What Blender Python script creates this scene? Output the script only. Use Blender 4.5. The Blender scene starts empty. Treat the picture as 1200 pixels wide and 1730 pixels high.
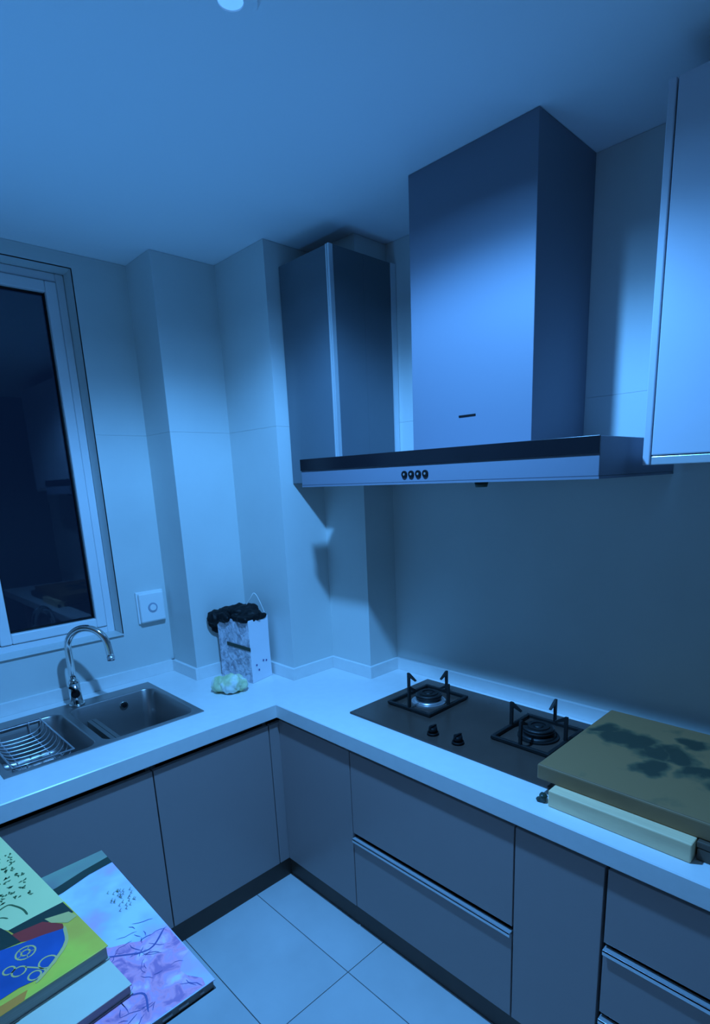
import bpy, bmesh, math, random
from mathutils import Vector, Matrix, noise
random.seed(7)
sc = bpy.context.scene
C = sc.collection

# ------------------------------------------------------------------ camera
F, PPX, PPY = 957.76, 621.65, 1035.5
yaw, pitch, roll = 0.7979, -0.2329, -0.0405
fw = Vector((-math.sin(yaw)*math.cos(pitch), math.cos(yaw)*math.cos(pitch), math.sin(pitch)))
rt = Vector((math.cos(yaw), math.sin(yaw), 0)); up = rt.cross(fw)
rt2 = math.cos(roll)*rt + math.sin(roll)*up
up2 = -math.sin(roll)*rt + math.cos(roll)*up
cd = bpy.data.cameras.new('camera'); cam = bpy.data.objects.new('camera', cd); C.objects.link(cam)
m = Matrix((rt2, up2, -fw)).transposed().to_4x4(); m.translation = (2.5045, -1.8224, 1.6709)
cam.matrix_world = m
cd.sensor_fit = 'VERTICAL'; cd.sensor_height = 36; cd.sensor_width = 36
cd.lens = F*36/1730; cd.shift_x = (600-PPX)/1730; cd.shift_y = (PPY-865)/1730
cd.clip_start = 0.02; cd.clip_end = 60
sc.camera = cam

# ------------------------------------------------------------------ world, lights, exposure
sc.view_settings.view_transform = 'Standard'; sc.view_settings.look = 'None'
sc.view_settings.gamma = 1; sc.view_settings.exposure = 0.12
sc.view_settings.use_curve_mapping = False
w = bpy.data.worlds.new('night'); sc.world = w; w.use_nodes = True
w.node_tree.nodes['Background'].inputs[0].default_value = (0.05, 0.2, 0.7, 1)
w.node_tree.nodes['Background'].inputs[1].default_value = 0.035
LAMP = (1.43, -1.068)
def light(name, kind, loc, col, e, **k):
    d = bpy.data.lights.new(name, kind); d.color = col; d.energy = e
    for a, b in k.items(): setattr(d, a, b)
    o = bpy.data.objects.new(name, d); o.location = loc; C.objects.link(o); return o
light('ceiling_lamp_light', 'AREA', (LAMP[0], LAMP[1], 2.543), (0.105, 0.41, 1.0), 17, shape='DISK', size=0.085, spread=math.radians(160))
light('ceiling_lamp_glow', 'SPOT', (LAMP[0], LAMP[1], 2.536), (0.105, 0.41, 1.0), 104, spot_size=math.radians(150), spot_blend=0.35, shadow_soft_size=0.035)
# added fill in the unseen doorway behind the camera, lifts ceiling and shadows
ll = light('doorway_fill', 'AREA', (2.3, -3.15, 1.2), (0.42, 0.62, 0.85), 1.3, shape='RECTANGLE', size=1.5, size_y=1.9)
ll.rotation_euler = (math.radians(90), 0, 0)
# added upward fill out of the frame, no lamp there, brightens the ceiling
ul = light('ceiling_fill', 'SPOT', (0.95, -2.0, 1.15), (0.05, 0.33, 1.0), 26, spot_size=math.radians(80), spot_blend=1.0, shadow_soft_size=0.08)
ul.rotation_euler = (Vector((.95, -1.3, 2.55)) - ul.location).to_track_quat('-Z', 'Y').to_euler()

# ------------------------------------------------------------------ materials
def P(name, col, rough=0.5, metal=0.0, var=0.0, vscale=6, bump=0.0, bscale=60, coat=0.0, spec=0.5, stretch=None):
    mt = bpy.data.materials.new(name); mt.use_nodes = True
    nt = mt.node_tree; b = nt.nodes['Principled BSDF']
    b.inputs['Base Color'].default_value = (*col, 1); b.inputs['Roughness'].default_value = rough
    b.inputs['Metallic'].default_value = metal; b.inputs['Specular IOR Level'].default_value = spec
    b.inputs['Coat Weight'].default_value = coat
    if var or bump:
        tc = nt.nodes.new('ShaderNodeTexCoord'); mp = nt.nodes.new('ShaderNodeMapping')
        nt.links.new(tc.outputs['Object'], mp.inputs[0])
        if stretch: mp.inputs['Scale'].default_value = stretch
    if var:
        n = nt.nodes.new('ShaderNodeTexNoise'); n.inputs['Scale'].default_value = vscale; n.inputs['Detail'].default_value = 4
        nt.links.new(mp.outputs[0], n.inputs['Vector'])
        r = nt.nodes.new('ShaderNodeValToRGB')
        r.color_ramp.elements[0].position = .3; r.color_ramp.elements[1].position = .7
        r.color_ramp.elements[0].color = (*[c*(1-var) for c in col], 1)
        r.color_ramp.elements[1].color = (*[min(1, c*(1+var)) for c in col], 1)
        nt.links.new(n.outputs['Fac'], r.inputs[0]); nt.links.new(r.outputs[0], b.inputs['Base Color'])
    if bump:
        n = nt.nodes.new('ShaderNodeTexNoise'); n.inputs['Scale'].default_value = bscale
        nt.links.new(mp.outputs[0], n.inputs['Vector'])
        bm_ = nt.nodes.new('ShaderNodeBump'); bm_.inputs['Strength'].default_value = bump; bm_.inputs['Distance'].default_value = .002
        nt.links.new(n.outputs['Fac'], bm_.inputs['Height']); nt.links.new(bm_.outputs[0], b.inputs['Normal'])
    return mt
M = dict(
    ceiling=P('ceiling_paint', (.86, .86, .86), .9, bump=.05),
    wall=P('wall_tile_glaze', (.66, .68, .66), .45, var=.05, vscale=2.5),
    farwall=P('far_wall_paint', (.24, .23, .22), .8, bump=.05),
    wallcore=P('wall_plaster', (.6, .6, .58), .9, bump=.1),
    splash=P('splashback_glass', (.42, .38, .34), .22, var=.05, vscale=1.5, spec=.4),
    counter=P('white_quartz', (.8, .8, .79), .3, var=.02, vscale=30),
    taupe=P('taupe_laminate', (.38, .30, .29), .33, var=.03, vscale=2),
    taupe_up=P('slate_glass_door', (.13, .15, .17), .3, var=.03),
    carcass=P('carcass_board', (.12, .11, .1), .6, bump=.05),
    plinth=P('brown_plinth', (.09, .055, .04), .5, var=.2),
    alu=P('brushed_aluminium', (.78, .8, .82), .3, .55, bump=.1, bscale=200, stretch=(1, 1, .05)),
    steel=P('brushed_steel', (.62, .6, .62), .3, .75, bump=.12, bscale=300, stretch=(.05, .05, 1)),
    hoodsteel=P('hood_steel', (.20, .21, .26), .55, .15, bump=.04, bscale=200, stretch=(1, 1, .04)),
    sinksteel=P('sink_steel', (.34, .31, .30), .3, .85, bump=.1, bscale=250, stretch=(1, .06, 1)),
    chrome=P('chrome', (.75, .74, .72), .12, 1.0, bump=.02),
    blackglass=P('black_glass', (.012, .011, .014), .16, var=.1, spec=.5),
    hobglass=P('hob_glass', (.075, .05, .04), .25, var=.1, spec=.5),
    iron=P('cast_iron', (.012, .011, .011), .5, bump=.3, bscale=200),
    blackplastic=P('black_plastic', (.004, .004, .005), .55, spec=.25, var=.1, bump=.4, bscale=25),
    white=P('white_plastic', (.85, .85, .85), .35, var=.02),
    upvc=P('window_upvc', (.8, .8, .82), .3, var=.02),
    pale=P('pale_gloss_door', (.6, .6, .66), .25, var=.015, coat=.2),
    floor=P('floor_tile_glaze', (.7, .69, .68), .22, var=.09, vscale=3, bump=.02, bscale=8),
    grout=P('grout', (.25, .24, .23), .9, bump=.2),
    bamboo=P('bamboo', (.95, .66, .38), .5, var=.08, vscale=8, stretch=(1, 12, 6)),
    darkwood=P('dark_wood', (.12, .08, .055), .5, var=.2, vscale=9, stretch=(1, 8, 4)),
    string=P('white_string', (.8, .78, .75), .8, bump=.2),
    paper=P('white_paper', (.86, .84, .9), .7, var=.02),
    pages=P('book_pages', (.45, .42, .4), .8, var=.15, vscale=6, stretch=(1, 1, 60)),
    pages_pale=P('pale_board', (.72, .66, .5), .7, var=.05),
    blackcover=P('black_cover', (.02, .02, .02), .4, var=.1),
    tablewood=P('table_top_white', (.5, .48, .46), .5, var=.05),
)
def glass_mat():
    mt = bpy.data.materials.new('window_glass'); mt.use_nodes = True
    b = mt.node_tree.nodes['Principled BSDF']
    b.inputs['Base Color'].default_value = (.75, .85, 1, 1); b.inputs['Roughness'].default_value = .02
    b.inputs['Transmission Weight'].default_value = 1; b.inputs['IOR'].default_value = 1.45
    return mt
M['glass'] = glass_mat()
def emis(name, col, s):
    mt = bpy.data.materials.new(name); mt.use_nodes = True
    b = mt.node_tree.nodes['Principled BSDF']; b.inputs['Emission Color'].default_value = (*col, 1); b.inputs['Emission Strength'].default_value = s
    return mt
M['lamp'] = emis('lamp_diffuser', (.12, .4, 1), .75)
def mix_noise(name, stops, scale, rough=.5, detail=5, kind='noise', stretch=None, distort=0):
    """colour from a noise field on the object's own coordinates"""
    mt = bpy.data.materials.new(name); mt.use_nodes = True; nt = mt.node_tree; b = nt.nodes['Principled BSDF']
    b.inputs['Roughness'].default_value = rough
    tc = nt.nodes.new('ShaderNodeTexCoord'); mp = nt.nodes.new('ShaderNodeMapping'); nt.links.new(tc.outputs['Object'], mp.inputs[0])
    if stretch: mp.inputs['Scale'].default_value = stretch
    if kind == 'noise':
        n = nt.nodes.new('ShaderNodeTexNoise'); n.inputs['Scale'].default_value = scale; n.inputs['Detail'].default_value = detail
        n.inputs['Distortion'].default_value = distort
        out = n.outputs['Fac']
    else:
        n = nt.nodes.new('ShaderNodeTexVoronoi'); n.inputs['Scale'].default_value = scale; out = n.outputs['Distance']
    nt.links.new(mp.outputs[0], n.inputs['Vector'])
    r = nt.nodes.new('ShaderNodeValToRGB'); e = r.color_ramp.elements
    e[0].position, e[0].color = stops[0][0], (*stops[0][1], 1); e[1].position, e[1].color = stops[-1][0], (*stops[-1][1], 1)
    for ps, c in stops[1:-1]:
        x = e.new(ps); x.color = (*c, 1)
    nt.links.new(out, r.inputs[0]); nt.links.new(r.outputs[0], b.inputs['Base Color'])
    return mt
M['floral'] = mix_noise('floral_print', [(.34, (.32, .3, .36)), (.5, (.6, .57, .64)), (.62, (.8, .76, .84))], 38, .6, distort=1.2)
def board_mat():
    mt = bpy.data.materials.new('stained_board'); mt.use_nodes = True; nt = mt.node_tree; b = nt.nodes['Principled BSDF']; b.inputs['Roughness'].default_value = .5
    N, L_ = nt.nodes.new, nt.links.new
    tc = N('ShaderNodeTexCoord'); nz = N('ShaderNodeTexNoise'); nz.inputs['Scale'].default_value = 14; nz.inputs['Detail'].default_value = 5; L_(tc.outputs['Object'], nz.inputs['Vector'])
    n2 = N('ShaderNodeTexNoise'); n2.inputs['Scale'].default_value = 9; n2.inputs['Detail'].default_value = 3; L_(tc.outputs['Object'], n2.inputs['Vector'])
    sb_ = N('ShaderNodeVectorMath'); sb_.operation = 'SUBTRACT'; L_(n2.outputs['Color'], sb_.inputs[0]); sb_.inputs[1].default_value = (.5, .5, .5)
    sc_ = N('ShaderNodeVectorMath'); sc_.operation = 'MULTIPLY'; L_(sb_.outputs[0], sc_.inputs[0]); sc_.inputs[1].default_value = (.16, .16, 0)
    wp = N('ShaderNodeVectorMath'); wp.operation = 'ADD'; L_(tc.outputs['Object'], wp.inputs[0]); L_(sc_.outputs[0], wp.inputs[1])
    prev = None
    for x, y, r_ in BLOTS:
        d = N('ShaderNodeVectorMath'); d.operation = 'DISTANCE'; L_(wp.outputs[0], d.inputs[0]); d.inputs[1].default_value = (x-2.1, y+.31, .043)
        k = N('ShaderNodeMapRange'); k.inputs['From Min'].default_value = r_; k.inputs['From Max'].default_value = 0; L_(d.outputs['Value'], k.inputs['Value'])
        if prev is None: prev = k.outputs[0]
        else:
            mx = N('ShaderNodeMath'); mx.operation = 'MAXIMUM'; L_(prev, mx.inputs[0]); L_(k.outputs[0], mx.inputs[1]); prev = mx.outputs[0]
    ad = N('ShaderNodeMath'); ad.operation = 'ADD'; L_(prev, ad.inputs[0]); L_(nz.outputs['Fac'], ad.inputs[1])
    r = N('ShaderNodeValToRGB'); e = r.color_ramp.elements
    e[0].position, e[0].color = .62, (.32, .175, .075, 1); e[1].position, e[1].color = 1.15, (.05, .055, .035, 1)
    r.color_ramp.elements.new(.80).color = (.15, .12, .06, 1); e[-1].position = 1.0
    L_(ad.outputs[0], r.inputs[0]); L_(r.outputs[0], b.inputs['Base Color']); return mt
BLOTS = [(1.915, -.27, .06), (1.965, -.245, .075), (2.015, -.30, .07), (2.05, -.37, .06), (2.08, -.27, .07), (2.15, -.33, .07), (2.11, -.15, .06), (2.25, -.33, .09), (2.3, -.2, .08), (1.88, -.22, .05)]
M['board'] = board_mat()
M['boardside'] = P('board_edge', (.30, .17, .08), .55, var=.12, vscale=10)
M['crumple'] = mix_noise('crumpled_film', [(.35, (.5, .6, .3)), (.5, (.75, .8, .5)), (.6, (.85, .88, .8))], 16, .35)
M['lilac'] = mix_noise('landscape_print', [(.36, (.5, .2, .4)), (.45, (1, .36, .52)), (.52, (.75, .36, .6)), (.6, (1, .5, .65)), (.7, (.8, .75, .85))], 30, .4, 8, distort=.6)
M['skyprint'] = mix_noise('sky_print', [(.38, (.75, .45, .8)), (.5, (.6, .62, .9)), (.62, (.7, .75, .9))], 9, .4, 3)
M['tealprint'] = mix_noise('teal_print', [(.35, (.25, .2, .2)), (.65, (.32, .42, .26))], 6, .4, 2)
M['darkprint'] = P('dark_print', (.03, .05, .035), .4, var=.2)
M['greenprint'] = P('pale_green_print', (.85, .78, .35), .45, var=.06, vscale=5)
M['ink'] = P('green_ink', (.08, .15, .05), .5, var=.2)
M['yellow'] = mix_noise('yellow_print', [(.35, (.85, .48, .06)), (.55, (.85, .7, .07)), (.75, (.6, .62, .06))], 7, .4, 3)
M['red'] = P('red_print', (.5, .045, .035), .4, var=.2)
M['blueprint'] = P('blue_print', (.03, .1, .33), .4, var=.2, vscale=12)
M['gold'] = P('gold_print', (.8, .55, .18), .4, var=.1)
M['orange'] = P('orange_print', (.9, .28, .04), .4, var=.1)
M['branch'] = P('branch_ink', (.12, .1, .3), .5, var=.1)
M['pipe_grey'] = P('switch_grey', (.35, .4, .5), .4, var=.02)

# ------------------------------------------------------------------ helpers
def box(bm, a, b, bev=0.0, mi=0):
    """axis aligned box from corner a to corner b, optionally bevelled"""
    a, b = Vector(a), Vector(b); lo = Vector(map(min, a, b)); hi = Vector(map(max, a, b))
    r = bmesh.ops.create_cube(bm, size=1.0)
    for v in r['verts']:
        v.co = Vector(((lo[i]+hi[i])/2 + v.co[i]*(hi[i]-lo[i]) for i in range(3)))
    fs = {f for v in r['verts'] for f in v.link_faces}
    for f in fs: f.material_index = mi
    if bev:
        es = list({e for v in r['verts'] for e in v.link_edges})
        bmesh.ops.bevel(bm, geom=es, offset=bev, segments=2, affect='EDGES', profile=.5)
    return bm
def cyl(bm, c, r1, r2, h, seg=32, axis='Z', bev=0):
    """cone frustum with its base centre at c, rising h along axis"""
    mt = Matrix.Translation(Vector((0, 0, h/2)))
    rot = {'Z': Matrix(), 'X': Matrix.Rotation(math.pi/2, 4, 'Y'), 'Y': Matrix.Rotation(-math.pi/2, 4, 'X')}[axis]
    r = bmesh.ops.create_cone(bm, cap_ends=True, segments=seg, radius1=r1, radius2=r2, depth=h, matrix=Matrix.Translation(c) @ rot @ mt)
    for f in {f for v in r['verts'] for f in v.link_faces}:
        f.smooth = len(f.verts) == 4
    return bm
def ring(bm, c, ro, ri, h, seg=40, z=0):
    x, y, z0 = c
    vs = [[bm.verts.new((x+r*math.cos(2*math.pi*i/seg), y+r*math.sin(2*math.pi*i/seg), z0+zz)) for i in range(seg)] for r, zz in ((ro, 0), (ro, h), (ri, h), (ri, 0))]
    for k in range(4):
        a, b = vs[k], vs[(k+1) % 4]
        for i in range(seg):
            f = bm.faces.new((a[i], a[(i+1) % seg], b[(i+1) % seg], b[i])); f.smooth = False
    return bm
def tube(bm, pts, rad, seg=12, caps=True):
    """swept tube through pts; rad is a number or a list"""
    pts = [Vector(p) for p in pts]; n = len(pts)
    rads = rad if isinstance(rad, (list, tuple)) else [rad]*n
    prev = None; rings = []
    for i, p in enumerate(pts):
        t = (pts[min(i+1, n-1)] - pts[max(i-1, 0)]).normalized()
        if prev is None:
            a = t.orthogonal().normalized()
        else:
            a = (prev - t*prev.dot(t)).normalized()
        prev = a; b = t.cross(a)
        rings.append([bm.verts.new(p + (a*math.cos(2*math.pi*k/seg) + b*math.sin(2*math.pi*k/seg))*rads[i]) for k in range(seg)])
    for i in range(n-1):
        for k in range(seg):
            f = bm.faces.new((rings[i][k], rings[i][(k+1) % seg], rings[i+1][(k+1) % seg], rings[i+1][k])); f.smooth = True
    if caps:
        bm.faces.new(list(reversed(rings[0]))); bm.faces.new(rings[-1])
    return bm
def smooth_path(pts, n=8):
    """Catmull-Rom through pts"""
    P_ = [Vector(p) for p in pts]; P_ = [P_[0]*2-P_[1]] + P_ + [P_[-1]*2-P_[-2]]; out = []
    for i in range(1, len(P_)-2):
        p0, p1, p2, p3 = P_[i-1:i+3]
        for k in range(n):
            t = k/n
            out.append(.5*((2*p1)+(p2-p0)*t+(2*p0-5*p1+4*p2-p3)*t*t+(3*p1-p0-3*p2+p3)*t**3))
    out.append(P_[-2]); return out
def obj(name, bm, mats, parent=None, origin=None):
    bmesh.ops.recalc_face_normals(bm, faces=bm.faces)
    me = bpy.data.meshes.new(name)
    if origin is None: origin = Vector((0, 0, 0)) if parent is None else parent.get('_o', (0, 0, 0))
    origin = Vector(origin)
    bmesh.ops.translate(bm, verts=bm.verts, vec=-origin)
    bm.to_mesh(me); bm.free()
    for x in (mats if isinstance(mats, (list, tuple)) else [mats]): me.materials.append(M[x])
    o = bpy.data.objects.new(name, me); C.objects.link(o)
    if parent is not None:
        o.parent = parent
        po = Vector(ORIG.get(parent.name, (0, 0, 0)))
        o.location = origin - po
        o.location = Vector((0, 0, 0)) if (origin - po).length < 1e-9 else origin - po
    else:
        o.location = origin
    ORIG[o.name] = tuple(origin)
    return o
ORIG = {}
def part(name, bm, mats, parent): return obj(name, bm, mats, parent, ORIG[parent.name])
def thing(name, label, cat, loc, group=None):
    o = bpy.data.objects.new(name, None); o.empty_display_size = .05; C.objects.link(o); o.location = loc
    ORIG[o.name] = tuple(loc); tag(o, label, cat, group); return o
def tag(o, label, cat, group=None):
    o['label'] = label; o['category'] = cat
    if group: o['group'] = group
    return o
def struct(o): o['kind'] = 'structure'; return o
B = bmesh.new

# ------------------------------------------------------------------ room shell
H, ZC, ZU = 2.554, 0.82, 0.873
X1, X2, X3, YA, YB, YC = .222, .570, .819, -.683, -.404, -.173
XR, YF, W, D = 3.7, -3.2, .743, .632
JZ = 1.888                                   # joint between lower and upper wall panels
bm = B(); box(bm, (-.25, .2, -.12), (XR+.1, YF-.1, -.006)); floor = struct(obj('floor', bm, 'grout'))
tiles = {}
xs = [1.25 + k*.65 for k in range(-1, 5)]; ys = [-.766 - .323*k for k in range(-1, 9)]
def tile_mesh(dx, dy):
    key = (round(dx, 3), round(dy, 3))
    if key not in tiles:
        b_ = B(); box(b_, (0.0014, 0.0014, -.006), (dx-.0014, dy-.0014, 0), .0012)
        me = bpy.data.meshes.new('tile'); bmesh.ops.recalc_face_normals(b_, faces=b_.faces); b_.to_mesh(me); b_.free(); me.materials.append(M['floor']); tiles[key] = me
    return tiles[key]
for x in xs:
    for y in ys:
        x0, x1 = x, min(x+.65, XR); y1, y0 = min(y, -.45), max(y-.323, YF)
        if x1-x0 < .02 or y1-y0 < .02 : continue
        o = bpy.data.objects.new('tile', tile_mesh(x1-x0, y1-y0)); C.objects.link(o); o.parent = floor; o.location = (x0, y0, 0)
bm = B(); box(bm, (-.25, .2, H), (XR+.1, YF-.1, H+.1)); struct(obj('ceiling', bm, 'ceiling'))

T = .006
def clad(parent, a, b, axis, mat='wall', zs=None):
    """tall slabs on a wall face: (x0,y0)-(x1,y1) footprint, split at the visible joint"""
    zs = zs or [(ZU-.003, JZ-.0003), (JZ+.0003, H-.001)]
    for z0, z1 in zs:
        q = B(); box(q, (a[0], a[1], z0), (b[0], b[1], z1)); part('wall_panel', q, mat, parent)
# left wall with the window opening
OY0, OY1, OZ0, OZ1 = -2.0, -.90, 1.04, 2.50
bm = B()
box(bm, (-.25, .2, 0), (-T, OY1+.002, H)); box(bm, (-.25, OY0-.002, 0), (-T, YF, H))
box(bm, (-.25, OY1+.002, 0), (-T, OY0-.002, OZ0-.002)); box(bm, (-.25, OY1+.002, OZ1+.002), (-T, OY0-.002, H))
wl = struct(obj('wall_left', bm, 'wall'))
clad(wl, (-T, YA), (0, OY1), 'x')
clad(wl, (-T, OY0), (0, YF), 'x')
clad(wl, (-T, OY1), (0, OY0), 'x', zs=[(ZU-.003, OZ0)])
clad(wl, (-T, OY1), (0, OY0), 'x', zs=[(OZ1, H-.001)])
bm = B(); box(bm, (-.25, T, 0), (XR, .2, H)); wb = struct(obj('wall_back', bm, 'wallcore'))
clad(wb, (X3, 0), (XR, T), 'y')
bm = B(); box(bm, (XR, .2, 0), (XR+.1, YF-.1, H)); struct(obj('wall_right', bm, 'farwall'))
bm = B(); box(bm, (-.25, YF, 0), (1.5, YF-.1, H)); box(bm, (3.1, YF, 0), (XR, YF-.1, H)); box(bm, (1.5, YF, 2.2), (3.1, YF-.1, H))
struct(obj('wall_front', bm, 'farwall'))
# stepped pipe chases in the corner
for nm, x, y, x_, y_ in (('pillar', X1, YA, 0, YB), ('pillar', X2, YB, X1, YC), ('pillar', X3, YC, X2, 0)):
    bm = B(); box(bm, (0, y+T, ZC+.001), (x-T, .0, H)); p_ = struct(obj(nm, bm, 'wallcore'))
    clad(p_, (x_, y), (x, y+T), 'y')                     # face looking along -y
    clad(p_, (x-T, y+T), (x, y_), 'x')                   # face looking along +x

# ------------------------------------------------------------------ window
XW = -.09
win = bpy.data.objects.new('window_1', None); C.objects.link(win); ORIG[win.name] = (0, 0, 0); struct(win)
bm = B(); f0, f1 = XW-.06, XW
def frame(bm, y0, y1, z0, z1, w_, x0, x1, bev=.004):
    box(bm, (x0, y0, z0), (x1, y0+w_, z1), bev); box(bm, (x0, y1-w_, z0), (x1, y1, z1), bev)
    box(bm, (x0, y0+w_, z0), (x1, y1-w_, z0+w_), bev); box(bm, (x0, y0+w_, z1-w_), (x1, y1-w_, z1), bev)
frame(bm, OY0, OY1, OZ0, OZ1, .032, f0, f1)
box(bm, (f0, -1.392, OZ0+.032), (f1, -1.352, OZ1-.032), .003)
part('window_frame', bm, 'upvc', win)
for y0, y1 in ((-1.35, -.934), (-1.966, -1.394)):
    bm = B(); frame(bm, y0, y1, OZ0+.034, OZ1-.034, .042, f0+.01, f1+.008, .005); s_ = part('window_sash', bm, 'upvc', win)
    bm = B(); frame(bm, y0+.04, y1-.04, OZ0+.074, OZ1-.074, .008, f1-.03, f1-.012, .002); part('gasket', bm, 'blackplastic', s_)
    bm = B(); box(bm, (f1-.03, y0+.04, OZ0+.074), (f1-.024, y1-.04, OZ1-.074)); part('window_pane', bm, 'glass', s_)
bm = B(); box(bm, (f1, OY0, OZ0-.0), (.012, OY1, OZ0+.004), .0015); part('window_sill', bm, 'wall', win)
bm = B(); box(bm, (f1, OY1, OZ0+.004), (0, OY1+.002, OZ1)); box(bm, (f1, OY0, OZ1), (0, OY1, OZ1+.002)); part('window_reveal', bm, 'wall', win)

# ------------------------------------------------------------------ worktop
SX0, SX1, SY0, SY1 = .085, .585, -1.53, -.855          # sink cut-out
XE = 3.2
ct = thing('countertop', 'white stone L-shaped countertop running under the window and along the hob wall', 'countertop', (W, -D, ZC-.058))
bm = B()
hx0_, hx1_, hy0_, hy1_ = SX0+.012, SX1-.012, SY0+.012, SY1-.012
gx = sorted([0, X1, X2, X3, W, XE, hx0_, hx1_]); gy = sorted([YF+.3, -D, 0, YA, YB, YC, hy0_, hy1_])
def inside(x, y):
    if hx0_ < x < hx1_ and hy0_ < y < hy1_: return False
    if (x < X1 and y > YA) or (x < X2 and y > YB) or (x < X3 and y > YC): return False
    return x < W or y > -D
vc = {}
def gv(i, j, z):
    if (i, j, z) not in vc: vc[(i, j, z)] = bm.verts.new((gx[i], gy[j], z))
    return vc[(i, j, z)]
zA, zB = ZC-.058, ZC
cell = lambda i, j: 0 <= i < len(gx)-1 and 0 <= j < len(gy)-1 and inside((gx[i]+gx[i+1])/2, (gy[j]+gy[j+1])/2)
for i in range(len(gx)-1):
    for j in range(len(gy)-1):
        if not cell(i, j): continue
        for z in (zA, zB): bm.faces.new([gv(i, j, z), gv(i+1, j, z), gv(i+1, j+1, z), gv(i, j+1, z)])
        for di, dj, p0, p1 in ((-1, 0, (i, j), (i, j+1)), (1, 0, (i+1, j), (i+1, j+1)), (0, -1, (i, j), (i+1, j)), (0, 1, (i, j+1), (i+1, j+1))):
            if not cell(i+di, j+dj): bm.faces.new([gv(*p0, zA), gv(*p1, zA), gv(*p1, zB), gv(*p0, zB)])
bmesh.ops.recalc_face_normals(bm, faces=bm.faces)
bmesh.ops.bevel(bm, geom=[e for e in bm.edges if e.is_manifold and e.calc_face_angle(0) > 1 and abs(e.verts[0].co.z-e.verts[1].co.z) < 1e-5
                and (all(abs(v.co.x-W) < 1e-4 and v.co.y < -D+1e-4 for v in e.verts) or all(abs(v.co.y+D) < 1e-4 and v.co.x > W-1e-4 for v in e.verts))],
                offset=.003, segments=1, affect='EDGES')
part('worktop', bm, 'counter', ct)
bm = B(); u = .015
for a, b in (((0, YF+.3), (u, YA)), ((0, YA-u), (X1+u, YA)), ((X1, YA), (X1+u, YB-u)), ((X1, YB-u), (X2+u, YB)), ((X2, YB), (X2+u, YC-u)),
             ((X2, YC-u), (X3+u, YC)), ((X3, YC), (X3+u, -u)), ((X3, -u), (XE, 0))):
    box(bm, (a[0], a[1], ZC), (b[0], b[1], ZU), .0015)
part('upstand', bm, 'counter', ct)

# ------------------------------------------------------------------ base cabinets
FX, FY, KZ = W-.02, -D+.02, .107             # door planes and plinth height
def carcass(bm, x0, x1, y0, y1, z0, z1, openside):
    t = .016
    box(bm, (x0, y0, z0), (x1, y1, z0+t))
    if openside == 'x':
        box(bm, (x0, y0, z0+t), (x1, y0+t, z1)); box(bm, (x0, y1-t, z0+t), (x1, y1, z1)); box(bm, (x0, y0+t, z0+t), (x0+t, y1-t, z1))
    else:
        box(bm, (x0, y0, z0+t), (x0+t, y1, z1)); box(bm, (x1-t, y0, z0+t), (x1, y1, z1)); box(bm, (x0+t, y1-t, z0+t), (x1-t, y1, z1))
def sink_cab(y0, y1, label):
    t_ = thing('base_cabinet', label, 'cabinet', (FX, (y0+y1)/2, KZ))
    bm = B(); carcass(bm, .05, FX-.019, y0+.001, y1-.001, KZ, ZC-.060, 'x')
    part('carcass', bm, 'carcass', t_)
    bm = B(); box(bm, (FX-.018, y0+.002, KZ), (FX, y1-.002, .733), .0015); part('door', bm, 'taupe', t_)
    return t_
sink_cab(-1.135, -.66, 'taupe base cabinet with plain door under the right end of the sink')
sink_cab(-1.65, -1.135, 'taupe base cabinet with plain door under the sink\'s drainer, behind the books')
sink_cab(-2.25, -1.65, 'taupe base cabinet farthest along under the window, mostly hidden by the books')
# corner and hob-wall run
t_ = thing('corner_panel', 'plain taupe corner panel where the two cabinet runs meet', 'panel', (.9, FY, KZ))
bm = B(); box(bm, (FX+.002, FY, KZ), (1.138, FY+.018, .742), .0015); box(bm, (FX-.018, -.657, KZ), (FX, FY+.018, .733), .0015)
part('filler_board', bm, 'taupe', t_)
def front(bm, x0, x1, z0, z1): box(bm, (x0+.0015, FY, z0+.0015), (x1-.0015, FY+.018, z1-.0015), .0015)
def rail(parent, x0, x1, z):
    bm = B(); box(bm, (x0+.003, FY-.010, z-.003), (x1-.003, FY+.010, z+.003), .001); box(bm, (x0+.003, FY-.010, z-.012), (x1-.003, FY-.007, z+.003), .001)
    part('handle', bm, 'alu', parent)
c1 = thing('drawer_cabinet', 'wide taupe drawer cabinet under the hob with a long metal handle rail', 'cabinet', (1.46, FY, KZ))
bm = B(); carcass(bm, 1.141, 1.796, FY+.019, -.03, KZ, ZC-.060, 'y'); part('carcass', bm, 'carcass', c1)
for z0, z1 in ((KZ, .396), (.420, .742)):
    bm = B(); front(bm, 1.141, 1.797, z0, z1); d_ = part('drawer', bm, 'taupe', c1)
    if z0 == KZ: rail(d_, 1.141, 1.797, .400)
c2 = thing('base_cabinet', 'narrow full-height taupe cabinet between the two drawer cabinets', 'cabinet', (1.92, FY, KZ))
bm = B(); carcass(bm, 1.799, 2.044, FY+.019, -.03, KZ, ZC-.060, 'y'); part('carcass', bm, 'carcass', c2)
bm = B(); front(bm, 1.7985, 2.0435, KZ, .742); part('door', bm, 'taupe', c2)
c3 = thing('drawer_cabinet', 'taupe drawer cabinet at the right edge under the brown board, with bright handle rails', 'cabinet', (2.35, FY, KZ))
bm = B(); carcass(bm, 2.048, 2.70, FY+.019, -.03, KZ, ZC-.060, 'y'); part('carcass', bm, 'carcass', c3)
for z0, z1, h_ in ((KZ, .300, 1), (.322, .510, 1), (.532, .742, 0)):
    bm = B(); front(bm, 2.049, 2.70, z0, z1); d_ = part('drawer', bm, 'taupe', c3)
    if h_: rail(d_, 2.049, 2.70, z1+.006)
bm = B(); box(bm, (W-.066, YF+.3, 0), (W-.05, -D+.055, KZ-.001), .001); struct(obj('baseboard_left', bm, 'plinth'))
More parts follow.
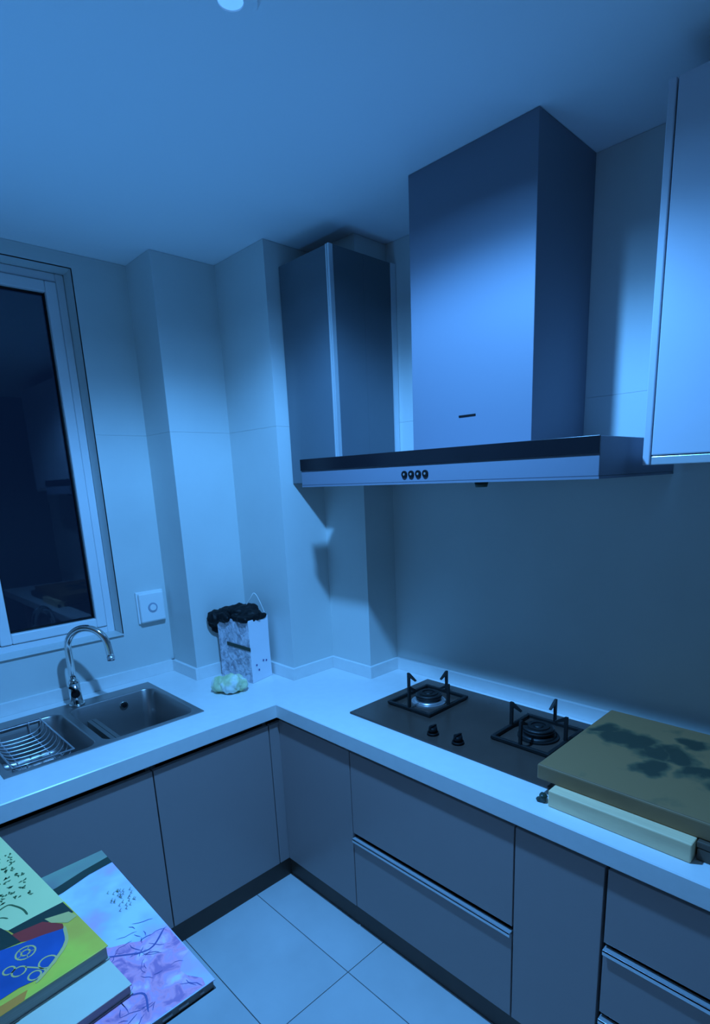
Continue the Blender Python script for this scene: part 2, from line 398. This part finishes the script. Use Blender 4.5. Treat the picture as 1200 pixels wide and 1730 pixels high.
bm = B(); box(bm, (W-.05, -D+.046, 0), (XE, -D+.062, KZ-.001), .001); struct(obj('baseboard_back', bm, 'plinth'))

# ------------------------------------------------------------------ sink
sk = thing('kitchen_sink', 'stainless steel inset sink with two bowls under the window', 'sink', ((SX0+SX1)/2, (SY0+SY1)/2, ZC))
def bowl(bm, x0, x1, y0, y1, zt, depth, r=.045, seg=6, taper=.012, fr=.03):
    """open rounded bowl: rounded-rectangle loops swept downwards with a filleted floor"""
    def loop(ins, z):
        vs = []; rr = max(r-ins*.3, .012)
        for cx, cy, a0 in ((x1-ins-rr, y1-ins-rr, 0), (x0+ins+rr, y1-ins-rr, 90), (x0+ins+rr, y0+ins+rr, 180), (x1-ins-rr, y0+ins+rr, 270)):
            for k in range(seg+1):
                a = math.radians(a0+90*k/seg); vs.append(bm.verts.new((cx+rr*math.cos(a), cy+rr*math.sin(a), z)))
        return vs
    levels = [(-.004, zt), (0, zt-.004), (taper, zt-depth+fr)]
    for k in range(1, 5):
        a = math.pi/2*k/4; levels.append((taper+fr*(1-math.cos(a)), zt-depth+fr-fr*math.sin(a)))
    L = [loop(i, z) for i, z in levels]
    for a, b in zip(L, L[1:]):
        for i in range(len(a)):
            f = bm.faces.new((a[i], a[(i+1) % len(a)], b[(i+1) % len(b)], b[i])); f.smooth = True
    f = bm.faces.new(L[-1]); return L[0]
bowls = [(SX0+.075, SX1-.022, -1.215, SY1-.022, .19), (SX0+.075, SX1-.022, SY0+.02, -1.245, .15)]
bm = B()
tops = []
for x0, x1, y0, y1, dp in bowls: tops.append(bowl(bm, x0, x1, y0, y1, ZC+.004, dp))
# deck with the two openings
es = []
oc = [bm.verts.new(v) for v in ((SX0, SY0, ZC+.004), (SX1, SY0, ZC+.004), (SX1, SY1, ZC+.004), (SX0, SY1, ZC+.004))]
es += [bm.edges.new((oc[i], oc[(i+1) % 4])) for i in range(4)]
for t in tops: es += [bm.edges.get((t[i], t[(i+1) % len(t)])) for i in range(len(t))]
bmesh.ops.triangle_fill(bm, use_beauty=True, edges=es)
oc2 = [bm.verts.new((v.co.x, v.co.y, ZC+.0003)) for v in oc]
for i in range(4): bm.faces.new((oc[i], oc[(i+1) % 4], oc2[(i+1) % 4], oc2[i]))
part('basin', bm, 'sinksteel', sk)
bm = B(); bx0 = bowls[0][0]
cyl(bm, (bx0+.0045, -1.0, ZC-.040), .018, .016, .005, 24, 'X'); ov = part('overflow_plate', bm, 'chrome', sk)
bm = B(); cyl(bm, (bx0+.0095, -1.0, ZC-.040), .009, .009, .002, 16, 'X'); part('overflow_hole', bm, 'blackplastic', ov)
for bw in bowls:
    bm = B(); c_ = ((bw[0]+bw[1])/2, (bw[2]+bw[3])/2, ZC+.004-bw[4]); ring(bm, c_, .045, .03, .004); cyl(bm, (c_[0], c_[1], c_[2]+.0005), .03, .028, .002, 24); part('drain', bm, 'chrome', sk)
# wire drainer lying over the left bowl
rk = thing('drainer_rack', 'stainless wire drainer basket sitting in the left sink bowl', 'rack', (.37, -1.40, ZC+.004))
x0, x1, y0, y1, dp = bowls[1]; y1 = -1.305
bm = B()
for i in range(10):
    x = x0+.035+(x1-x0-.07)*i/9
    tube(bm, smooth_path([(x, y0+.012, ZC+.008), (x, y0+.02, ZC-.012), (x, y0+.045, ZC-.03), (x, (y0+y1)/2, ZC-.035), (x, y1-.045, ZC-.03), (x, y1-.02, ZC-.012), (x, y1-.012, ZC+.008)], 4), .0022, 6)
w_ = part('wires', bm, 'steel', rk)
bm = B()
tube(bm, [(x0+.012, y0+.012, ZC+.009), (x1-.012, y0+.012, ZC+.009), (x1-.012, y1-.012, ZC+.009), (x0+.012, y1-.012, ZC+.009), (x0+.012, y0+.013, ZC+.009)], .0035, 8)
for y in ((y0+y1)/2-.05, (y0+y1)/2+.05): tube(bm, smooth_path([(x0+.012, y, ZC+.009), (x0+.02, y, ZC-.025), (x0+.05, y, ZC-.038), (x1-.05, y, ZC-.038), (x1-.02, y, ZC-.025), (x1-.012, y, ZC+.009)], 4), .0025, 6)
part('rim', bm, 'steel', rk)
# faucet
fa = thing('faucet', 'chrome gooseneck faucet at the back of the sink', 'faucet', (.118, -1.165, ZC+.004))
fx, fy, fz = .118, -1.165, ZC+.0045
bm = B(); cyl(bm, (fx, fy, fz), .030, .028, .008); cyl(bm, (fx, fy, fz+.008), .024, .021, .085); cyl(bm, (fx, fy, fz+.093), .021, .0125, .02); part('body', bm, 'chrome', fa)
dx, dy = .11, .115
pts = [(fx, fy, fz+.10), (fx, fy, fz+.20)]
for k in range(0, 11):
    a = math.pi*k/10*.95
    q = (1-math.cos(a))/2
    pts.append((fx+dx*q, fy+dy*q, fz+.235+.082*math.sin(a)))
pts.append((fx+dx*1.03, fy+dy*1.03, fz+.195))
bm = B(); tube(bm, smooth_path(pts, 4), .0135, 16); sp = part('spout', bm, 'chrome', fa)
e_ = Vector(pts[-1]); bm = B(); cyl(bm, (e_.x, e_.y, e_.z-.014), .0145, .015, .018, 20); part('aerator', bm, 'steel', sp)
bm = B(); tube(bm, [(fx+.018, fy-.004, fz+.055), (fx+.043, fy-.012, fz+.058)], [.016, .0165], 20); tube(bm, smooth_path([(fx+.036, fy-.01, fz+.062), (fx+.050, fy-.02, fz+.085), (fx+.070, fy-.035, fz+.098)], 4), .0055, 10)
part('lever', bm, 'blackplastic', fa)

# ------------------------------------------------------------------ hob
hb = thing('gas_hob', 'black glass two-burner gas hob set on the white countertop', 'hob', (1.44, -.27, ZC))
HX0, HX1, HY0, HY1, HZ = 1.035, 1.855, -.505, -.048, ZC+.008
bm = B()
o_ = [(HX0, HY0), (HX1, HY0), (HX1, HY1), (HX0, HY1)]
box(bm, (HX0, HY0, ZC+.0002), (HX1, HY1, HZ), .002)
part('glass_top', bm, 'hobglass', hb)
def burner(cx, cy, kind):
    bm = B(); ring(bm, (cx, cy, HZ), .066, .05, .006); cyl(bm, (cx, cy, HZ+.001), .06, .052, .012, 40)
    b_ = part('burner', bm, 'steel' if kind else 'iron', hb)
    bm = B(); cyl(bm, (cx, cy, HZ+.013), .046, .052, .016, 40); cyl(bm, (cx, cy, HZ+.029), .052, .044, .007, 40)
    ring(bm, (cx, cy, HZ+.034), .036, .024, .006)
    cyl(bm, (cx, cy, HZ+.034), .018, .012, .006, 24)
    part('burner_cap', bm, 'iron', b_)
    bm = B(); gx, gy, s, z = cx, cy, .006, HZ+.004
    X0, X1_, Y0, Y1 = cx-.106, cx+.1, cy-.118, cy+.118
    for a, b in (((X0, Y0), (X1_, Y0+.012)), ((X0, Y1-.012), (X1_, Y1)), ((X0, Y0+.012), (X0+.012, Y1-.012)), ((X1_-.012, Y0+.012), (X1_, Y1-.012))):
        box(bm, (a[0], a[1], HZ+.003), (b[0], b[1], HZ+.014), .002)
    for a in (X0+.004, X1_-.010):
        for b in (Y0+.004, Y1-.010): box(bm, (a, b, HZ), (a+.006, b+.006, HZ+.004))
    g_ = part('pan_support', bm, 'iron', hb)
    for px, py, ux, uy in ((X0+.006, cy, 1, 0), (X1_-.006, cy, -1, 0), (cx, Y0+.006, 0, 1), (cx, Y1-.006, 0, -1)):
        bm = B(); n = Vector((-uy, ux, 0))*.004; uu = Vector((ux, uy, 0)); base = Vector((px, py, HZ+.012))
        prof = [(-.005, 0), (.005, 0), (.006, .066), (.036, .055), (.038, .059), (.004, .082), (-.005, .082)]
        A = [bm.verts.new(base+uu*a+n+Vector((0, 0, h))) for a, h in prof]; Bv = [bm.verts.new(base+uu*a-n+Vector((0, 0, h))) for a, h in prof]
        bm.faces.new(A); bm.faces.new(list(reversed(Bv)))
        for i in range(len(A)): bm.faces.new((A[i], Bv[i], Bv[(i+1) % len(A)], A[(i+1) % len(A)]))
        part('prong', bm, 'iron', g_)
burner(1.20, -.243, 1); burner(1.66, -.243, 0)
for kx in (1.389, 1.492):
    bm = B(); cyl(bm, (kx, -.452, HZ), .021, .019, .008, 28); cyl(bm, (kx, -.452, HZ+.008), .016, .014, .018, 28); box(bm, (kx-.0035, -.468, HZ+.024), (kx+.0035, -.436, HZ+.031), .001)
    part('knob', bm, 'blackplastic', hb)

# ------------------------------------------------------------------ range hood
hd = thing('range_hood', 'stainless T-shaped range hood over the hob with tall square chimney', 'range hood', (1.43, -.25, 1.65))
bm = B()
hx0, hx1, hy = .8335, 1.928, -.5005
z0, z1, z2 = 1.6487, 1.7061, 1.745
box(bm, (hx0, hy, z0+.006), (hx1, -.001, z2), .002)
box(bm, (hx0, hy, z0), (hx1, hy+.02, z0+.006)); box(bm, (hx0, -.021, z0), (hx1, -.001, z0+.006)); box(bm, (hx0, hy+.02, z0), (hx0+.02, -.021, z0+.006)); box(bm, (hx1-.02, hy+.02, z0), (hx1, -.021, z0+.006))
part('canopy', bm, 'hoodsteel', hd)
bm = B(); box(bm, (hx0, hy-.004, z1), (hx1, hy-.0002, z2+.001), .001); part('glass_strip', bm, 'blackglass', hd)
for bx in (1.333, 1.360, 1.387, 1.414):
    bm = B(); cyl(bm, (bx, hy-.004, 1.678), .0105, .0105, .004, 24, 'Y'); b_ = part('button', bm, 'blackplastic', hd)
    bm = B(); cyl(bm, (bx, hy-.0048, 1.678), .0035, .0035, .001, 12, 'Y'); part('button_icon', bm, 'steel', b_)
kx0, kx1, ky = 1.2195, 1.6535, -.3254
bm = B(); box(bm, (kx0, ky, z2+.0005), (kx1, -.001, H-.001), .0015); part('chimney', bm, 'hoodsteel', hd)
bm = B(); box(bm, (1.406, ky-.002, 1.841), (1.467, ky-.0002, 1.847), .0005); part('badge', bm, 'blackplastic', hd)
for a in (.90, 1.42):
    bm = B(); box(bm, (a, -.45, z0+.001), (a+.44, -.06, z0+.006), .001)
    for i in range(14): box(bm, (a+.02+i*.03, -.44, z0-.001), (a+.03+i*.03, -.07, z0+.001))
    part('grease_filter', bm, 'steel', hd)
bm = B(); cyl(bm, (1.575, -.452, z0-.014), .016, .02, .0145, 24); part('grease_cup', bm, 'darkprint', hd)

# ------------------------------------------------------------------ wall cabinets
wc = thing('wall_cabinet', 'dark slate wall cabinet with aluminium edge in the corner left of the range hood', 'cabinet', (.72, -.17, 1.675))
cx0, cx1, cy, cz0, cz1 = X2+.001, .863, -.341, 1.660, 2.472
bm = B(); box(bm, (cx0, cy+.020, cz0), (cx1-.0, YC-.001, cz1), .001); box(bm, (X3+.001, YC-.001, cz0), (cx1, -.001, cz1)); part('carcass', bm, 'taupe_up', wc)
bm = B(); box(bm, (cx0+.002, cy, cz0+.002), (cx1-.019, cy+.018, cz1-.002), .001); d_ = part('door', bm, 'taupe_up', wc)
bm = B(); box(bm, (cx1-.018, cy-.001, cz0), (cx1-.011, cy+.019, cz1), .0015); box(bm, (cx1-.0085, cy-.001, cz0), (cx1+.001, cy+.019, cz1), .0015); part('edge_profile', bm, 'alu', wc)
bm = B(); box(bm, (cx1+.0005, -.030, cz0), (cx1+.006, -.002, cz1), .001); part('wall_trim', bm, 'alu', wc)
wr = thing('wall_cabinet', 'pale glossy wall cabinet at the right edge of the range hood', 'cabinet', (2.3, -.17, 1.675))
rx0, rx1, ry, rz0, rz1 = 1.959, 2.80, -.330, 1.6755, 2.472
bm = B(); box(bm, (rx0, ry+.019, rz0), (rx1, -.001, rz1), .001); part('carcass', bm, 'pale', wr)
bm = B(); box(bm, (rx0, ry, rz0), (rx0+.017, ry+.018, rz1), .0025); part('edge_profile', bm, 'pale', wr)
for a, b in ((rx0+.020, 2.38), (2.384, rx1)):
    bm = B(); box(bm, (a, ry, rz0+.022), (b, ry+.018, rz1), .003); d_ = part('door', bm, 'pale', wr)
    bm = B(); box(bm, (a, ry+.002, rz0), (b, ry+.018, rz0+.020), .002); part('door_rail', bm, 'alu', d_)

# ------------------------------------------------------------------ switch box on the wall
sb = thing('wall_switch', 'square white switch box with a round dial on the wall right of the window', 'switch', (0, -.765, 1.145))
bm = B(); box(bm, (.0003, -.828, 1.072), (.012, -.702, 1.216), .003); box(bm, (.012, -.822, 1.078), (.030, -.708, 1.210), .006); part('housing', bm, 'white', sb)
bm = B(); cyl(bm, (.030, -.765, 1.142), .022, .021, .003, 32, 'X'); k_ = part('dial', bm, 'pipe_grey', sb)
bm = B(); cyl(bm, (.0325, -.765, 1.142), .015, .014, .003, 28, 'X'); part('dial_face', bm, 'white', k_)

# ------------------------------------------------------------------ gift bag, black plastic bag, crumpled wrap
bg = thing('gift_bag', 'white paper carrier bag with floral print and dark band in the counter corner', 'bag', (.37, -.51, ZC))
q0, q1, q3 = Vector((.472, -.555, 0)), Vector((.442, -.433, 0)), Vector((.280, -.592, 0)); q2 = q3+(q1-q0)
cen = (q0+q1+q2+q3)/4
def bagpt(q, z, k=1): return cen+(q-cen)*k+Vector((0, 0, z))
zt, zb = 1.10, ZC+.001
bm = B(); t = .0015
ringz = []
for z, k in ((zb, 1), ((zb+zt)/2, .985), (zt, 1.0)): ringz.append([bm.verts.new(bagpt(q, z, k)) for q in (q0, q1, q2, q3)])
inn = [bm.verts.new(bagpt(q, z, .975)) for z in (zt,) for q in (q0, q1, q2, q3)]; inb = [bm.verts.new(bagpt(q, zb+.01, .975)) for q in (q0, q1, q2, q3)]
for a, b in zip(ringz, ringz[1:]):
    for i in range(4):
        f = bm.faces.new((a[i], a[(i+1) % 4], b[(i+1) % 4], b[i])); f.material_index = 1 if i in (3, 1) else 0
for i in range(4):
    bm.faces.new((ringz[2][i], ringz[2][(i+1) % 4], inn[(i+1) % 4], inn[i])); bm.faces.new((inn[i], inn[(i+1) % 4], inb[(i+1) % 4], inb[i]))
bm.faces.new(ringz[0]); bm.faces.new(inb)
part('bag_body', bm, ['paper', 'floral'], bg)
n_ = (q0-q3).normalized(); nn = Vector((n_.y, -n_.x, 0))
bm = B()
def facequad(bm, a, b, za, zb_, zc, zd, off=.0012, mi=0):
    A_ = q3.lerp(q0, a)+nn*off; B__ = q3.lerp(q0, b)+nn*off
    vs = [A_+Vector((0, 0, za)), B__+Vector((0, 0, zb_)), B__+Vector((0, 0, zc)), A_+Vector((0, 0, zd))]
    lo = [bm.verts.new(v) for v in vs]; hi = [bm.verts.new(v+nn*.001) for v in vs]
    bm.faces.new(lo); bm.faces.new(hi)
    for i in range(4): bm.faces.new((lo[i], lo[(i+1) % 4], hi[(i+1) % 4], hi[i]))
facequad(bm, .28, 1.02, .978, .966, .982, .994); part('dark_band', bm, 'darkprint', bg)
side = (q1-q0); sn = Vector((side.y, -side.x, 0)).normalized()
for f_, z in ((.25, .895), (.6, .905), (.75, .9), (.35, .87)):
    bm = B(); c_ = q0.lerp(q1, f_)+sn*.0012+Vector((0, 0, z)); bmesh.ops.create_circle(bm, cap_ends=True, radius=.005, segments=7, matrix=Matrix.Translation(c_) @ sn.to_track_quat('Z', 'Y').to_matrix().to_4x4())
    part('small_print', bm, 'branch', bg)
bm = B(); tube(bm, smooth_path([bagpt(q1, 1.08, .97), bagpt(q1, 1.16, .75), bagpt(q1, 1.20, .55), bagpt(q1, 1.17, .35)+Vector((0, 0, 0)), bagpt(q2, 1.10, .3)], 6), .0022, 6)
part('handle', bm, 'string', bg)
def lump(name, balls, mat, amp, sc_, parent=None, vox=.006, dec=None):
    bm = B()
    for c, s in balls:
        bmesh.ops.create_icosphere(bm, subdivisions=3, radius=1, matrix=Matrix.Translation(c) @ Matrix.Diagonal((*s, 1)))
    me = bpy.data.meshes.new(name); bm.to_mesh(me); bm.free()
    tmp = bpy.data.objects.new('tmp', me); C.objects.link(tmp)
    md = tmp.modifiers.new('r', 'REMESH'); md.mode = 'VOXEL'; md.voxel_size = vox
    dg = bpy.context.evaluated_depsgraph_get(); dg.update(); me2 = bpy.data.meshes.new_from_object(tmp.evaluated_get(dg))
    bpy.data.objects.remove(tmp); bm = B(); bm.from_mesh(me2); bm.normal_update()
    mv = [(v, v.co + v.normal*amp*(noise.fractal(v.co*sc_, 1.0, 2.0, 4) + .6*abs(noise.noise(v.co*sc_*1.7)))) for v in bm.verts]
    for v, c in mv: v.co = c
    for f in bm.faces: f.smooth = True
    return bm
top = lambda a, b, z: Vector(q3.lerp(q0, a)+(q1-q0)*b+Vector((0, 0, z)))
balls = [(top(.1, .5, 1.105), (.06, .055, .03)), (top(.4, .5, 1.115), (.06, .05, .035)), (top(.75, .5, 1.108), (.055, .05, .028)), (top(.6, .75, 1.12), (.05, .04, .033)),
         (top(-.10, .15, 1.09), (.045, .04, .035)), (top(-.2, .3, 1.065), (.028, .04, .05)), (top(-.14, .5, 1.04), (.02, .03, .05)),
         (top(.2, .0, 1.10), (.05, .016, .022)), (top(.7, .03, 1.102), (.06, .014, .016)), (top(.95, .3, 1.102), (.014, .04, .016)), (top(.97, .7, 1.10), (.012, .03, .014))]
bp = lump('black_plastic_bag', balls, 'blackplastic', .008, 28)
bpo = obj('black_plastic_bag', bp, 'blackplastic', None, (.35, -.52, 1.1)); tag(bpo, 'crumpled black plastic bag stuffed into the top of the white carrier bag', 'plastic bag')
cw = lump('wrap', [((.485, -.665, .858), (.055, .05, .036)), ((.448, -.690, .853), (.042, .038, .030)), ((.505, -.640, .850), (.03, .035, .028))], 'crumple', .011, 22, vox=.004)
for v in cw.verts: v.co.z = max(v.co.z, ZC+.0005)
cwo = obj('crumpled_wrap', cw, 'crumple', None, (.48, -.665, ZC)); tag(cwo, 'crumpled pale green and white wrapper lying on the counter before the carrier bag', 'wrapper')

# ------------------------------------------------------------------ boards on the counter, right
bb = thing('cutting_board', 'pale bamboo board lying under the front left of the brown board', 'cutting board', (2.04, -.34, ZC))
bm = B(); box(bm, (1.873, -.580, ZC+.0005), (2.212, -.12, .866), .003); part('board', bm, 'bamboo', bb)
db = thing('dark_box', 'dark brown flat wooden box at the right edge supporting the brown board', 'box', (2.4, -.32, ZC))
bm = B(); box(bm, (2.216, -.556, ZC+.0005), (2.62, -.10, .850), .002); part('box_body', bm, 'darkwood', db)
bm = B(); box(bm, (2.214, -.557, .8505), (2.622, -.099, .866), .003); part('lid', bm, 'darkwood', db)
tb = thing('tea_board', 'large brown stained board with dark blotches resting over the hob\'s right end', 'board', (2.1, -.31, .867))
bm = B(); box(bm, (1.821, -.545, .8665), (2.52, -.070, .909), .004, 0)
for f in bm.faces:
    pass
part('slab', bm, 'boardside', tb)
bm = B(); box(bm, (1.825, -.541, .9085), (2.516, -.074, .9105), .001); part('top_face', bm, 'board', tb)
cl = lump('scrap', [((1.853, -.566, .833), (.010, .012, .012)), ((1.846, -.573, .826), (.012, .008, .006))], 'darkprint', .004, 60, vox=.0025)
for v in cl.verts: v.co.z = max(v.co.z, ZC+.0005)
clo = obj('cloth_scrap', cl, 'darkprint', None, (1.85, -.57, ZC)); tag(clo, 'tiny dark green scrap at the left end of the bamboo board', 'scrap')

# ------------------------------------------------------------------ table with books in the near left corner
tt = thing('small_table', 'low white table under the pile of picture books', 'table', (1.25, -1.95, 0))
bm = B(); box(bm, (.95, -2.35, .752), (1.50, -1.66, .7795), .004); part('table_top', bm, 'tablewood', tt)
for x in (.98, 1.44):
    for y in (-2.32, -1.72):
        bm = B(); box(bm, (x, y, .001), (x+.032, y+.032, .7515), .003); part('leg', bm, 'tablewood', tt)
def book(name, label, near, ang, L, Wd, z0, z1, cov, page, cover_t=.002):
    """near = corner nearest the camera (+x,+y); the book runs L along -x and Wd along -y, turned by ang"""
    t_ = thing(name, label, 'book', (near[0], near[1], z0), 'picture books on the small table')
    R_ = Matrix.Rotation(ang, 3, 'Z')
    def tr(bm):
        for v in bm.verts: v.co = R_ @ v.co + Vector((near[0], near[1], 0))
        return bm
    bm = B(); box(bm, (-L+.002, -Wd+.003, z0+cover_t+.0002), (-.0025, -.003, z1-cover_t-.0002)); part('page_block', tr(bm), page, t_)
    bm = B(); box(bm, (-L, -Wd, z0), (0, 0, z0+cover_t), .0005); part('back_cover', tr(bm), cov[0], t_)
    bm = B(); box(bm, (-L, -Wd, z1-cover_t), (0, 0, z1), .0005); part('front_cover', tr(bm), cov[1], t_)
    return t_
def decal(bm, pts, z, mi, clip=None):
    vs = [bm.verts.new((x, y, z)) for x, y in pts]
    f = bm.faces.new(vs); f.material_index = mi; f.normal_update()
    if f.normal.z < 0: f.normal_flip()
def stroke(bm, pts, z, wdt, mi):
    pts = [Vector((p[0], p[1], 0)) for p in pts]
    L_, R2 = [], []
    for i, p in enumerate(pts):
        t = (pts[min(i+1, len(pts)-1)]-pts[max(i-1, 0)]).normalized(); n = Vector((-t.y, t.x, 0))*wdt/2*(1 if 0 < i < len(pts)-1 else .4)
        L_.append(bm.verts.new(p+n+Vector((0, 0, z)))); R2.append(bm.verts.new(p-n+Vector((0, 0, z))))
    for i in range(len(pts)-1):
        f = bm.faces.new((L_[i], L_[i+1], R2[i+1], R2[i])); f.material_index = mi
def circle_pts(cx, cy, r, n=18, sx=1.0): return [(cx+r*sx*math.cos(2*math.pi*k/n), cy+r*math.sin(2*math.pi*k/n)) for k in range(n+1)]
# bottom: large lilac landscape album
b1 = book('picture_book', 'large lilac and blue landscape picture book at the bottom of the pile', (1.685, -1.447), 0.0, .545, .42, .780, .800, ('blackcover', 'skyprint'), 'pages')
bm = B(); z = .8003
decal(bm, [(1.1402, -1.866), (1.1402, -1.4471), (1.180, -1.4471), (1.205, -1.568), (1.22, -1.866)], z, 0)
decal(bm, [(1.178, -1.4471), (1.207, -1.4471), (1.213, -1.503), (1.232, -1.564), (1.25, -1.70), (1.215, -1.70), (1.203, -1.568), (1.187, -1.506)], z+.0002, 1)
decal(bm, [(1.44, -1.70), (1.43, -1.60), (1.45, -1.57), (1.47, -1.55), (1.485, -1.52), (1.50, -1.50), (1.495, -1.47), (1.505, -1.449), (1.590, -1.449), (1.598, -1.465), (1.62, -1.482), (1.64, -1.478), (1.665, -1.462), (1.683, -1.465), (1.683, -1.80), (1.46, -1.80)], z, 2)
rs = random.Random(3)
for k in range(60):
    x, y = rs.uniform(1.44, 1.66), rs.uniform(-1.66, -1.46); a = rs.uniform(0, 6.28); p = [(x, y)]
    for j in range(rs.randint(2, 5)):
        a += rs.uniform(-.6, .6); x = min(max(x+.008*math.cos(a), 1.40), 1.68); y = min(max(y+.008*math.sin(a), -1.85), -1.45); p.append((x, y))
    stroke(bm, p, z+.0003, rs.uniform(.001, .002), 3)
for k in range(30):
    x, y = 1.34+rs.gauss(0, .02), -1.475+rs.gauss(0, .012)
    if y > -1.452: continue
    stroke(bm, [(x, y), (x+.006, y-.006), (x+.010, y-.004)], z+.0003, .003, 4)
stroke(bm, smooth_path([(1.46, -1.60, 0), (1.50, -1.55, 0), (1.53, -1.50, 0), (1.50, -1.455, 0)], 5), z+.0004, .0035, 3)
stroke(bm, smooth_path([(1.56, -1.62, 0), (1.60, -1.575, 0), (1.62, -1.55, 0), (1.66, -1.56, 0)], 5), z+.0004, .0035, 3)
part('cover_print', bm, ['tealprint', 'darkprint', 'lilac', 'branch', 'tealprint'], b1)
for k in range(12):
    y = -1.47-k*.03; bm = B()
    box(bm, (1.6830, y-.018*(1 if k % 3 else .4), .7885), (1.6856, y, .7915)); part('spine_mark', bm, 'white', b1)
# middle: pale board book
book('picture_book', 'pale cyan book between the lilac book and the yellow book', (1.606, -1.563), math.radians(5.0), .46, .42, .8008, .822, ('pages', 'pages_pale'), 'pages')
# top: pale green and yellow picture
A5 = math.radians(5.6)
b3 = book('picture_book', 'thick picture book with pale green and yellow-blue cover on top of the pile', (1.522, -1.568), A5, .62, .44, .8226, .852, ('pages', 'yellow'), 'pages')
bm = B(); z = .8523
decal(bm, [(.915, -1.6275), (1.337, -1.5865), (1.340, -1.64), (1.341, -1.688), (1.322, -1.70), (1.30, -1.74), (1.29, -1.86), (.94, -1.90)], z, 0)
decal(bm, [(1.337, -1.5895), (1.384, -1.5835), (1.374, -1.634), (1.381, -1.676), (1.341, -1.688), (1.338, -1.64)], z+.0001, 1)
decal(bm, [(1.358, -1.688), (1.366, -1.635), (1.401, -1.609), (1.423, -1.612), (1.412, -1.644), (1.392, -1.679)], z+.0002, 2)
decal(bm, [(1.380, -1.75), (1.386, -1.712), (1.396, -1.68), (1.404, -1.645), (1.416, -1.611), (1.440, -1.614), (1.462, -1.628), (1.485, -1.650), (1.508, -1.678), (1.503, -1.71), (1.507, -1.745), (1.50, -1.80), (1.42, -1.80)], z+.0003, 3)
decal(bm, [(1.30, -1.74), (1.322, -1.697), (1.346, -1.689), (1.392, -1.679), (1.386, -1.712), (1.38, -1.78), (1.29, -1.78)], z+.00025, 1)
decal(bm, [(1.52, -1.745), (1.518, -1.70), (1.537, -1.71), (1.543, -1.76), (1.54, -1.83), (1.51, -1.83)], z+.0001, 5)
decal(bm, [(1.361, -1.63), (1.375, -1.590), (1.400, -1.582), (1.406, -1.601), (1.382, -1.624)], z+.0003, 4)
stroke(bm, smooth_path([(1.411, -1.609, 0), (1.457, -1.620, 0), (1.49, -1.653, 0), (1.514, -1.686, 0)], 6), z+.0005, .006, 4)
for cx_, cy_, r_ in ((1.427, -1.680, .016), (1.427, -1.680, .007), (1.480, -1.658, .014), (1.465, -1.700, .011), (1.450, -1.712, .009), (1.495, -1.683, .010)):
    stroke(bm, circle_pts(cx_, cy_, r_), z+.0006, .003, 4)
for k in range(5):
    a = k*1.257; stroke(bm, [(1.427+.006*math.cos(a), -1.680+.006*math.sin(a)), (1.427+.015*math.cos(a), -1.680+.015*math.sin(a))], z+.0006, .003, 4)
stroke(bm, smooth_path([(1.462, -1.690, 0), (1.485, -1.672, 0), (1.50, -1.665, 0)], 5), z+.0006, .003, 4)
# rows of small brush marks and a sketched line
rs = random.Random(5)
for row in range(5):
    for col in range(9):
        x = 1.075+col*.022+rs.uniform(-.004, .004); y = -1.632-row*.022+rs.uniform(-.004, .004)
        for s in range(3):
            a = rs.uniform(0, 3.14); l = rs.uniform(.006, .011); ox, oy = x+rs.uniform(-.005, .005), y+rs.uniform(-.005, .005)
            stroke(bm, [(ox, oy), (ox+l*.6*math.cos(a), oy+l*.6*math.sin(a)), (ox+l*math.cos(a+.3), oy+l*math.sin(a+.3))], z+.0002, .0045, 6)
stroke(bm, smooth_path([(1.272, -1.70, 0), (1.262, -1.672, 0), (1.278, -1.66, 0), (1.300, -1.652, 0), (1.322, -1.650, 0)], 5), z+.0002, .004, 6)
stroke(bm, smooth_path([(1.280, -1.715, 0), (1.292, -1.69, 0), (1.305, -1.68, 0)], 5), z+.0002, .003, 6)
part('cover_print', bm, ['greenprint', 'darkprint', 'red', 'blueprint', 'gold', 'orange', 'ink'], b3)

# ------------------------------------------------------------------ ceiling lamps
def lamp(x, y, label, on=True):
    t_ = thing('ceiling_light', label, 'lamp', (x, y, H))
    bm = B(); ring(bm, (x, y, H-.008), .050, .024, .008); part('trim_ring', bm, 'ceiling', t_)
    bm = B(); cyl(bm, (x, y, H-.005), .024, .024, .004, 32); part('diffuser', bm, 'lamp' if on else 'white', t_)
lamp(LAMP[0], LAMP[1], 'small round ceiling downlight at the top edge of the picture')
